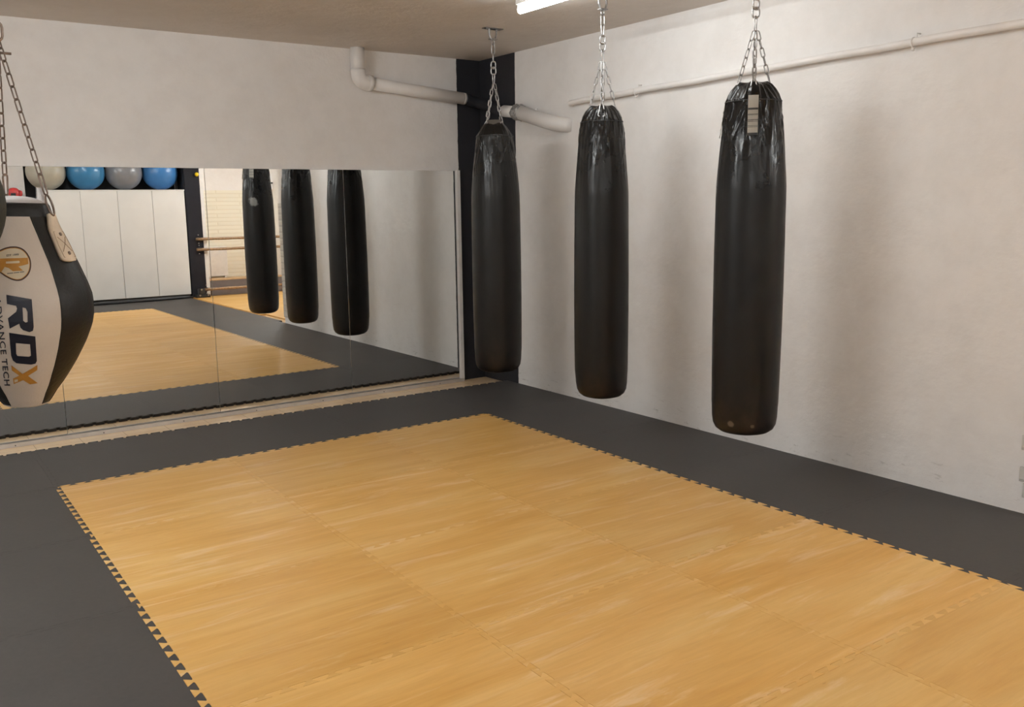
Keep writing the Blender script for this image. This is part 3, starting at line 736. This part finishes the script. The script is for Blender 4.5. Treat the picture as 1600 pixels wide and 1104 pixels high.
def teardrop(loc, conv, label):
    t_ = thing('teardrop_punch_bag', label, 'punch bag', loc)
    base = Matrix(((RH.x, NH.x, 0, 0), (RH.y, NH.y, 0, 0), (0, 0, 1, 0), (0, 0, 0, 1)))
    Mw = Matrix.Translation(loc) @ base @ Matrix.Rotation(D2R(1.9), 4, 'Y')
    t_.matrix_world = Mw; inv = Mw.inverted()
    zs = [0.006+(0.548-0.006)*k/44 for k in range(45)]
    def panel(th0, half, nm, mat, bulge):
        bm = bmesh.new(); rows = []; n = 14
        for z in zs:
            h = half(z); rows.append([bm.verts.new(surf(th0+h*(2*k/n-1), z, bulge*(1-(2*k/n-1)**2)*min(1, (z)/0.1))) for k in range(n+1)])
        for A, B in zip(rows, rows[1:]):
            for k in range(n): bm.faces.new((A[k], A[k+1], B[k+1], B[k]))
        bmesh.ops.recalc_face_normals(bm, faces=bm.faces[:])
        return obj(nm, bm, mat, t_, True)
    for q in range(3):
        th = D2R(-1 + 120*q); panel(th, pang, 'white_panel', MAT['leather_white'], 0.004); panel(th+D2R(60), lambda z: D2R(60)-pang(z), 'black_panel', MAT['leather_black'], 0.004)
        for s in (-1, 1):
            bm = bmesh.new(); tube(bm, [surf(th+s*pang(z), z, 0.0005) for z in zs], 0.0016, 6); obj('piping', bm, MAT['leather_black'], t_, True)
    bm = lathe(bmesh.new(), [(0, -0.003), (0.028, -0.002), (0.049, 0.001), (0.060, 0.006), (0.061, 0.009)], 48, cap=False); obj('bottom_disc', bm, MAT['leather_white'], t_, True)
    bm = lathe(bmesh.new(), [(0.0995, 0.546), (0.0985, 0.552), (0.095, 0.566), (0.091, 0.580), (0.087, 0.586), (0.075, 0.585)], 48, cap=False); obj('top_band', bm, MAT['leather_black'], t_, True)
    bm = lathe(bmesh.new(), [(0.076, 0.583), (0.072, 0.592), (0.058, 0.599), (0.035, 0.604), (0, 0.606)], 48, cap=False); obj('top_lining', bm, MAT['silver_vinyl'], t_, True)
    bm = bmesh.new(); box(bm, -0.0115, 0.0115, -0.004, 0.004, 0, 0.048, 0.002); bk = obj('steel_buckle', bm, MAT['chrome'], t_); bk.location = (0.070, 0.020, 0.584)
    cl = inv @ Vector(conv)
    for th in (D2R(55), D2R(190), D2R(-65)):
        # leather tab with two rivets and crossed stitching
        def tp(u, z, off): return surf(th + u/bR(0.46), z, off)
        bm = bmesh.new(); rows = []; zz = [0.425, 0.428, 0.434, 0.445, 0.460, 0.475, 0.490, 0.505, 0.518, 0.528, 0.538, 0.548, 0.558]
        for z in zz:
            w = 0.031*(1 if z > 0.434 else {0.425: 0.60, 0.428: 0.80, 0.434: 0.95}[z]) if z < 0.515 else 0.031-(z-0.515)*0.30
            off = 0.013 if z < 0.52 else 0.013+(z-0.52)*0.12
            rows.append([bm.verts.new(tp(w*u, z, off + 0.002*(1-u*u))) for u in (-1, -0.6, -0.2, 0.2, 0.6, 1)])
        for A, B in zip(rows, rows[1:]):
            for k in range(5): bm.faces.new((A[k], A[k+1], B[k+1], B[k]))
        bmesh.ops.recalc_face_normals(bm, faces=bm.faces[:]); bmesh.ops.solidify(bm, geom=bm.faces[:], thickness=0.010)
        tb = obj('strap_tab', bm, MAT['cream_leather'], t_, True)
        for rz in (0.500, 0.447):
            bm = bmesh.new(); c_ = tp(0, rz, 0.016); nrm = Vector((math.sin(th), -math.cos(th), 0.35)).normalized()
            x_, y_, z_ = basis(nrm); 
            tube(bm, [c_-nrm*0.002, c_+nrm*0.0015], 0.0052, 14); obj('rivet', bm, MAT['dark_steel'], tb, True)
        bm = bmesh.new()
        tube(bm, [tp(-0.018, 0.492, 0.0155), tp(0, 0.4735, 0.0165), tp(0.018, 0.452, 0.0155)], 0.0007, 5); tube(bm, [tp(0.018, 0.492, 0.0155), tp(0, 0.4735, 0.0165), tp(-0.018, 0.452, 0.0155)], 0.0007, 5)
        ol = [tp(-0.024, 0.507, 0.0150), tp(0.024, 0.507, 0.0150), tp(0.026, 0.47, 0.0150), tp(0.023, 0.436, 0.0150), tp(-0.023, 0.436, 0.0150), tp(-0.026, 0.47, 0.0150)]
        tube(bm, ol, 0.0006, 5, closed=True); obj('stitching', bm, MAT['stitch'], tb)
        # D ring + snap hook + chain
        p0 = surf(th, 0.552, 0.018); p1 = surf(th, 0.580, 0.010)+Vector((0, 0, 0.030)); tang = Vector((math.cos(th), math.sin(th), 0))
        ax = (p1-p0).normalized(); c_ = (p0+p1)/2; L2 = (p1-p0).length/2
        bm = bmesh.new(); tube(bm, [c_ + tang*0.013*math.cos(b2) + ax*L2*math.sin(b2) for b2 in [2*PI*k/18 for k in range(18)]], 0.0032, 8, closed=True); obj('d_ring', bm, MAT['dark_steel'], t_, True)
        d = (cl-p1).normalized(); p2 = p1+d*0.062
        bm = bmesh.new(); link_loop(bm, (p1+p2)/2-d*0.002, d, 0.068, 0.024, 0.0055, 0.9, taper=0.8); obj('snap_hook', bm, MAT['dark_steel'], t_, True)
        chain(p2-d*0.004, cl, L=0.043, Wd=0.0185, wire=0.0042, roll=0.8, mat=MAT['dark_steel'], parent=t_)
    bm = bmesh.new(); link_loop(bm, cl+Vector((0, 0, 0.012)), (0, 0, 1), 0.060, 0.040, 0.008, 0.4); obj('swivel_shackle', bm, MAT['dark_steel'], t_, True)
    bm = bmesh.new(); cyl(bm, cl+Vector((-0.026, 0, -0.046)), cl+Vector((0.034, 0, -0.046)), 0.0035, 8); obj('shackle_pin', bm, MAT['dark_steel'], t_, True)
    topl = inv @ Vector((conv[0], conv[1], H-0.030)); chain(cl+Vector((0, 0, 0.036)), topl, L=0.055, Wd=0.026, wire=0.0062, roll=0.5, mat=MAT['dark_steel'], parent=t_)
    return t_, panel
TL = Vector((-3.49575, -2.79845, 1.05894)); CV = (-3.4784, -2.8108, 2.0996)
td, _ = teardrop(TL, CV, 'white and black leather teardrop bag with bold lettering and gold badge, hanging on dark chains')
# printing: outlines (lateral, height) wrapped on to the front panel
def wrap(me_bm, off):
    for v in me_bm.verts:
        lat, z = v.co.x*KL, v.co.y; r = bR(z)+0.0035
        th = math.asin(max(-0.98, min(0.98, lat/r))); q = surf(th, z, 0.004+off+v.co.z); v.co = q
def poly_print(name, outer, holes, mat, off, parent):
    """filled outline with holes, cut fine enough to follow the bag"""
    cu = bpy.data.curves.new('outline', 'CURVE'); cu.dimensions = '2D'; cu.fill_mode = 'BOTH'
    for P in [outer]+list(holes):
        s = cu.splines.new('POLY'); s.points.add(len(P)-1); s.use_cyclic_u = True
        for k, (a, b_) in enumerate(P): s.points[k].co = (a, b_, 0, 1)
    to = bpy.data.objects.new('tmp', cu); COL.objects.link(to)
    me = bpy.data.meshes.new_from_object(to); bpy.data.objects.remove(to); bpy.data.curves.remove(cu)
    return mesh_print(name, me, mat, off, parent)
def mesh_print(name, me, mat, off, parent, xf=None):
    bm = bmesh.new(); bm.from_mesh(me); bpy.data.meshes.remove(me)
    bmesh.ops.remove_doubles(bm, verts=bm.verts[:], dist=1e-5)
    if xf:
        for v in bm.verts: v.co = Vector(xf(v.co.x, v.co.y))
    for v in bm.verts: v.co.z = 0
    bmesh.ops.triangulate(bm, faces=bm.faces[:])
    for _i in range(6):
        es = [e for e in bm.edges if e.calc_length() > 0.010]
        if not es: break
        bmesh.ops.subdivide_edges(bm, edges=es, cuts=1); bmesh.ops.triangulate(bm, faces=bm.faces[:])
    wrap(bm, off)
    cx = Vector((0, 0, 0.3))
    bm.normal_update()
    for f in bm.faces:
        if f.normal.dot(f.calc_center_median()-Vector((0, 0, f.calc_center_median().z))) < 0: f.normal_flip()
    bmesh.ops.solidify(bm, geom=bm.faces[:], thickness=-0.0006)
    return obj(name, bm, mat, parent)
fp = [c for c in td.children if c.name.startswith('white_panel')][0]
R_ = [(-0.0361, 0.340), (0.0295, 0.3266), (0.0302, 0.2508), (0.0274, 0.2401), (0.018, 0.2365), (0.0017, 0.243), (-0.005, 0.2501), (-0.0075, 0.2615), (-0.0332, 0.2485), (-0.0360, 0.277), (-0.0136, 0.2942), (-0.0106, 0.3025), (-0.0129, 0.3102), (-0.0362, 0.3156)]
poly_print('letter_print', R_, [[(0.0039, 0.3051), (0.0121, 0.3031), (0.0164, 0.2927), (0.0149, 0.2653), (0.0094, 0.2639), (0.0035, 0.2693)]], MAT['ink'], 0.0006, fp)
D_ = [(-0.0356, 0.2372), (0.033, 0.2233), (0.0336, 0.1507), (0.0293, 0.1429), (0.0178, 0.141), (-0.0218, 0.1475), (-0.0305, 0.1559), (-0.0344, 0.1708)]
poly_print('letter_print', D_, [[(-0.0197, 0.2074), (0.0177, 0.2017), (0.0183, 0.1676), (0.0131, 0.1649), (-0.0182, 0.169), (-0.0207, 0.1754)]], MAT['ink'], 0.0006, fp)
X_ = [(-0.0357, 0.1417), (-0.0073, 0.1134), (0.0344, 0.1379), (0.0334, 0.1228), (0.007, 0.1064), (0.0327, 0.081), (0.0115, 0.0793), (-0.0065, 0.0941), (-0.0327, 0.0828), (-0.0336, 0.1), (-0.016, 0.109), (-0.0351, 0.1258)]
lx = poly_print('letter_print', X_, [], MAT['gold'], 0.0006, fp); lx['label'] = 'gold letter X'
poly_print('letter_square', [(-0.030, 0.088), (-0.021, 0.091), (-0.021, 0.098), (-0.030, 0.096)], [], MAT['pick_fill'], 0.0014, fp)
def smooth_closed(P, n=4):
    out = []; L = len(P)
    for i in range(L):
        p0, p1, p2, p3 = P[i-1], P[i], P[(i+1) % L], P[(i+2) % L]
        for k in range(n):
            t_ = k/n; out.append(tuple(0.5*((2*p1[a])+(-p0[a]+p2[a])*t_+(2*p0[a]-5*p1[a]+4*p2[a]-p3[a])*t_*t_+(-p0[a]+3*p1[a]-3*p2[a]+p3[a])*t_**3) for a in (0, 1)))
    return out
pick = smooth_closed([(-0.095, 0.424), (-0.083, 0.438), (-0.0640, 0.4505), (-0.0455, 0.4580), (-0.0318, 0.4636), (-0.0183, 0.4669), (-0.0077, 0.4676), (0.0015, 0.4665), (0.0118, 0.4631), (0.0206, 0.4567), (0.0279, 0.4469), (0.0331, 0.4351), (0.0347, 0.4206), (0.0324, 0.406), (0.0269, 0.3939), (0.0183, 0.3844), (0.0072, 0.3775), (-0.0049, 0.3757), (-0.0154, 0.3778), (-0.0244, 0.3812), (-0.0372, 0.3887), (-0.0498, 0.3977), (-0.0700, 0.4060), (-0.087, 0.4120)])
pc0 = (-0.012, 0.4215)
def inset(P, d): return [(pc0[0]+(x-pc0[0])*(1-d/0.048), pc0[1]+(y-pc0[1])*(1-d/0.046)) for x, y in P]
lg = poly_print('logo_badge', pick, [], MAT['dark_brown'], 0.0005, fp); lg['label'] = 'pick shaped badge with gold emblem'
poly_print('badge_ring', inset(pick, 0.0036), [], MAT['gold'], 0.0010, fp)
poly_print('badge_fill', inset(pick, 0.0052), [], MAT['pick_fill'], 0.0015, fp)
poly_print('badge_emblem', [(-0.0735, 0.4345), (0.0266, 0.4370), (0.0272, 0.4205), (0.0005, 0.4140), (0.0116, 0.4029), (-0.0150, 0.4017), (-0.0250, 0.4102), (-0.0354, 0.4133), (-0.0413, 0.4045), (-0.0461, 0.3985), (-0.0574, 0.4070), (-0.0735, 0.415)],
           [[(-0.0311, 0.4273), (0.0029, 0.4293), (0.0053, 0.426), (0.0024, 0.4229), (-0.0315, 0.4217)]], MAT['gold'], 0.0021, fp)
def text_mesh(s, size, off=0.0, space=1.0):
    cu = bpy.data.curves.new('txt', 'FONT'); cu.body = s; cu.size = size; cu.offset = off; cu.space_character = space; cu.resolution_u = 3; cu.fill_mode = 'BOTH'
    to = bpy.data.objects.new('tmp', cu); COL.objects.link(to); me = bpy.data.meshes.new_from_object(to)
    bpy.data.objects.remove(to); bpy.data.curves.remove(cu); return me
me = text_mesh('ADVANCE TECH', 0.022, 0.0002, 1.1); w_ = max(v.co.x for v in me.vertices)
# reads downwards, tops of the letters towards the right
mesh_print('advance_tech_print', me, MAT['ink'], 0.0006, fp, lambda x, y: (-0.0660+0.95*y*1.0+0.0085*(x/w_), 0.334-x/w_*0.256, 0))
me = text_mesh('EST 1999', 0.0075, 0.0001, 1.0); w_ = max(v.co.x for v in me.vertices)
mesh_print('badge_text', me, MAT['label_bar'], 0.0021, fp, lambda x, y: (-0.0290+x/w_*0.0325, 0.4405+0.0030*x/w_+y, 0))
for k in range(3):
    x0 = (-0.030, -0.013, 0.003)[k]; x1 = (-0.0145, 0.0015, 0.0145)[k]
    poly_print('badge_text', [(x0, 0.3945+0.10*(x0+0.03)), (x1, 0.3945+0.10*(x1+0.03)), (x1, 0.3965+0.10*(x1+0.03)), (x0, 0.3965+0.10*(x0+0.03))], [], MAT['label_bar'], 0.0021, fp)
def plain_anchor(x, y, label):
    t_ = thing('ceiling_hook', label, 'ceiling hook', (x, y, H), 0, 'steel ceiling hooks for the bags')
    obj('mounting_plate', box(bmesh.new(), -0.05, 0.05, -0.05, 0.05, -0.006, 0, 0.001), MAT['dark_steel'], t_)
    bm = bmesh.new(); tube(bm, [(0.016*math.cos(a), 0.0, -0.022+0.016*math.sin(a)) for a in [2*PI*k/16 for k in range(16)]], 0.004, 8, closed=True); obj('eye', bm, MAT['dark_steel'], t_, True)
plain_anchor(CV[0], CV[1], 'dark steel ceiling hook holding the teardrop bag')

# round dark bag at the left edge, nearer to the camera
bc = Vector((-3.742, -3.299, 1.643))
rb = thing('round_punch_bag', 'round dark olive leather bag at the left edge beside the teardrop bag', 'punch bag', bc)
bm = lathe(bmesh.new(), [(0.187*math.sin(PI*k/32), -0.187*math.cos(PI*k/32)) for k in range(33)][:-1]+[(0, 0.187)], 56); 
obj('bag_body', bm, MAT['olive'], rb, True)
for q in range(6):
    bm = bmesh.new(); a = q*PI/3+0.4
    tube(bm, [(0.188*math.sin(s)*math.cos(a), 0.188*math.sin(s)*math.sin(a), -0.188*math.cos(s)) for s in [PI*k/24 for k in range(1, 24)]], 0.0016, 6); obj('seam', bm, MAT['leather_black'], rb, True)
for q in range(3):
    a = q*2*PI/3+0.9; p0 = Vector((0.10*math.cos(a), 0.10*math.sin(a), 0.196)); p1 = Vector((0, 0, 0.60))
    bm = bmesh.new(); link_loop(bm, p0, p1-p0, 0.045, 0.03, 0.006, a+PI/2); obj('d_ring', bm, MAT['dark_steel'], rb, True)
    chain(p0+(p1-p0).normalized()*0.018, p1, L=0.043, Wd=0.0185, wire=0.0042, mat=MAT['dark_steel'], parent=rb)
chain((0, 0, 0.60), (0, 0, H-0.030-bc.z), L=0.055, Wd=0.026, wire=0.0062, mat=MAT['dark_steel'], parent=rb)
plain_anchor(bc.x, bc.y, 'dark steel ceiling hook holding the round olive bag')

# ------------------------------------------------------------------ far end of the room, seen in the mirror
cb = thing('storage_cabinet', 'tall white storage cabinet with four flat doors under the exercise balls', 'cabinet', (-0.155, -8.655, 0))
obj('cabinet_body', box(bmesh.new(), -1.150, 1.150, -0.440, 0.185, 0.058, 1.928, 0.003), MAT['door'], cb)
obj('plinth', box(bmesh.new(), -1.14, 1.14, -0.19, 0.165, ZF, 0.058), MAT['black_plastic'], cb)
obj('cabinet_top', box(bmesh.new(), -1.142, 1.155, -0.44, 0.207, 1.928, 1.946, 0.002), MAT['door'], cb)
dx = [-1.150, -0.585, 0.008, 0.585, 1.150]
for k in range(4):
    g = 0.0035 if k >= 1 else 0.0012
    obj('door', box(bmesh.new(), dx[k]+g, dx[k+1]-g, 0.187, 0.205, 0.062, 1.925, 0.002), MAT['door'], cb)
balls = [(-1.18, 'ball_cream', 'cream exercise ball, first of four on the cabinet'), (-0.56, 'ball_blue', 'light blue exercise ball between the cream and the grey ball'), (0.06, 'ball_grey', 'grey exercise ball between the two blue balls'), (0.68, 'ball_blue2', 'deeper blue exercise ball beside the black column')]
for x, mt_, lb in balls:
    R0 = 0.306; prof = []
    for k in range(49):
        a = PI*k/48; rr = R0*(1+0.0016*math.cos(60*a) if 0.5 < a < PI-0.5 else R0/R0); prof.append((max(0, (rr if isinstance(rr, float) else R0)*math.sin(a)) if 0 < k < 48 else 0, -R0*math.cos(a)))
    o = obj('exercise_ball', lathe(bmesh.new(), prof, 64), MAT[mt_], None, True); o.location = (x, -8.775, 1.946+R0); o.rotation_euler = (0.0, 0.0, x)
    tag(o, lb, 'exercise ball', 'exercise balls on the cabinet')
def battle_rope(pts, label):
    o = obj('rope', tube(bmesh.new(), pts, 0.022, 12), MAT['black_plastic'], None, True); tag(o, label, 'rope', 'black ropes at the cabinet foot')
battle_rope([(0.98, -8.32, 0.022), (0.85, -8.30, 0.022), (0.4, -8.22, 0.022), (-0.2, -8.16, 0.022), (-0.8, -8.17, 0.022), (-1.3, -8.2, 0.022), (-1.9, -8.24, 0.022)], 'black rope bowed out in front of the cabinet foot')
battle_rope([(0.95, -8.37, 0.022), (0.3, -8.36, 0.022), (-0.3, -8.34, 0.022), (-0.9, -8.28, 0.022), (-1.5, -8.32, 0.022), (-2.0, -8.34, 0.022)], 'black rope lying straight against the cabinet foot')
# left of the cabinet: shelf with red glove
sh = thing('wall_shelf', 'black wall shelf left of the white cabinet carrying a red glove', 'shelf', (-1.62, YE, 1.79))
obj('board', box(bmesh.new(), -0.36, 0.28, 0, 0.35, -0.02, 0.0, 0.002), MAT['black_plastic'], sh)
for s in (-0.26, 0.18): obj('bracket', box(bmesh.new(), s-0.012, s+0.012, 0, 0.28, -0.045, -0.02, 0.002), MAT['black_plastic'], sh)
gl = thing('boxing_glove', 'red boxing glove lying on the black wall shelf', 'boxing glove', (-1.70, -8.68, 1.79))
bm = bmesh.new(); lathe(bm, [(0, 0.0), (0.05, 0.004), (0.080, 0.03), (0.090, 0.08), (0.092, 0.125), (0.080, 0.165), (0.05, 0.192), (0, 0.20)], 28, lambda r, z, a: (r*(1-0.18*math.sin(a)**2), z)); obj('mitt', bm, MAT['red'], gl, True)
bm = bmesh.new(); tube(bm, [(0.075, 0.03, 0.05), (0.098, 0.04, 0.09), (0.096, 0.04, 0.13), (0.080, 0.03, 0.15)], [0.022, 0.028, 0.026, 0.014], 12); obj('thumb', bm, MAT['red'], gl, True)
bm = bmesh.new(); box(bm, -0.055, 0.02, 0.060, 0.088, 0.03, 0.11, 0.008); obj('cuff_strap', bm, MAT['black_plastic'], gl)
bm = bmesh.new(); box(bm, -0.10, 0.12, -0.05, 0.05, 0, 0.045, 0.014); o = obj('hand_pad', bm, MAT['black_plastic'], None, True); o.location = (-1.465, -8.68, 1.79); tag(o, 'flat black training pad beside the red glove on the shelf', 'training pad')
# yellow ball on the column
o = obj('yellow_ball', lathe(bmesh.new(), [(0.036*math.sin(PI*k/16) if 0 < k < 16 else 0, -0.036*math.cos(PI*k/16)) for k in range(17)], 24), MAT['yellow'], None, True); o.location = (1.225, -8.405, 2.215); tag(o, 'small yellow ball stuck high on the black column', 'ball')
# wooden bars
def bar(z, y, x0, x1, label, sag=0.0, rad=0.026):
    t_ = thing('wooden_bar', label, 'wooden bar', ((x0+x1)/2, y, z), 0, 'wooden bars across the alcove'); hw = (x1-x0)/2
    bm = bmesh.new(); tube(bm, [(-hw+2*hw*k/16, 0, -sag*math.sin(PI*k/16)) for k in range(17)], [rad*(1+0.06*math.sin(k*1.7)) for k in range(17)], 14); obj('pole', bm, MAT['wood_bar'], t_, True)
    for s in (-1, 1):
        bm = bmesh.new(); box(bm, s*(hw-0.05)-0.022, s*(hw-0.05)+0.022, -0.05, 0.012, -0.034, 0.034, 0.004); obj('bracket', bm, MAT['black_plastic'], t_)
        for zz in (-0.075, 0.075):
            bm = bmesh.new(); cyl(bm, (s*(hw-0.05), -0.025, zz), (s*(hw-0.05), -0.010, zz), 0.010, 10); obj('bolt', bm, MAT['zinc'], t_)
bar(1.055, -8.40, 1.13, 2.86, 'wooden bar across the alcove, upper of the pair'); bar(0.865, -8.40, 1.13, 2.86, 'wooden bar across the alcove, lower of the pair'); bar(0.135, -8.36, 1.20, 2.86, 'low wooden bar just above the floor before the bench', 0.0)
dj = thing('clamp_block', 'black clamp with shiny bolts at the foot of the black column', 'clamp', (1.17, -8.27, 0))
obj('block', box(bmesh.new(), -0.15, 0.10, -0.10, 0.05, 0.0, 0.055, 0.01), MAT['black_plastic'], dj)
obj('jaw', box(bmesh.new(), -0.10, 0.02, -0.08, 0.04, 0.055, 0.16, 0.015), MAT['black_plastic'], dj)
for x, z in ((-0.09, 0.045), (0.06, 0.045), (-0.06, 0.15)):
    bm = bmesh.new(); cyl(bm, (x, 0.04, z), (x, 0.062, z), 0.016, 12); obj('bolt', bm, MAT['zinc'], dj)
bn = thing('bench', 'long low grey-brown bench with tan top along the brick wall', 'bench', (2.12, -8.69, 0))
obj('front_board', box(bmesh.new(), -0.77, 0.82, -0.20, 0.18, 0.0, 0.275, 0.004), MAT['bench_front'], bn)
obj('seat_board', box(bmesh.new(), -0.775, 0.825, -0.205, 0.185, 0.275, 0.30, 0.004), MAT['bench_top'], bn)
obj('ledge', box(bmesh.new(), -0.75, 0.80, 0.18, 0.22, 0.0, 0.11, 0.004), MAT['bench_front'], bn)
rd = thing('radiator', 'white flat radiator standing on the bench against the brick wall', 'radiator', (1.62, -8.86, 0.30))
obj('panel', box(bmesh.new(), -0.20, 0.20, -0.03, 0.04, 0.03, 0.58, 0.008), MAT['white_trim'], rd)
for s in (-0.15, 0.15): obj('foot', box(bmesh.new(), s-0.015, s+0.015, -0.03, 0.03, 0, 0.035, 0.003), MAT['white_trim'], rd)
wf = thing('wall_box', 'small white wall box high in the alcove beside the white post', 'wall box', (2.74, -8.89, 1.95))
obj('box', box(bmesh.new(), -0.06, 0.05, 0, 0.08, 0.0, 0.11, 0.004), MAT['white_trim'], wf); obj('lid', box(bmesh.new(), -0.09, 0.06, 0, 0.10, 0.14, 0.18, 0.004), MAT['white_trim'], wf)
obj('slot', box(bmesh.new(), -0.085, 0.055, 0, 0.085, 0.11, 0.14, 0.002), MAT['dark_panel'], wf)
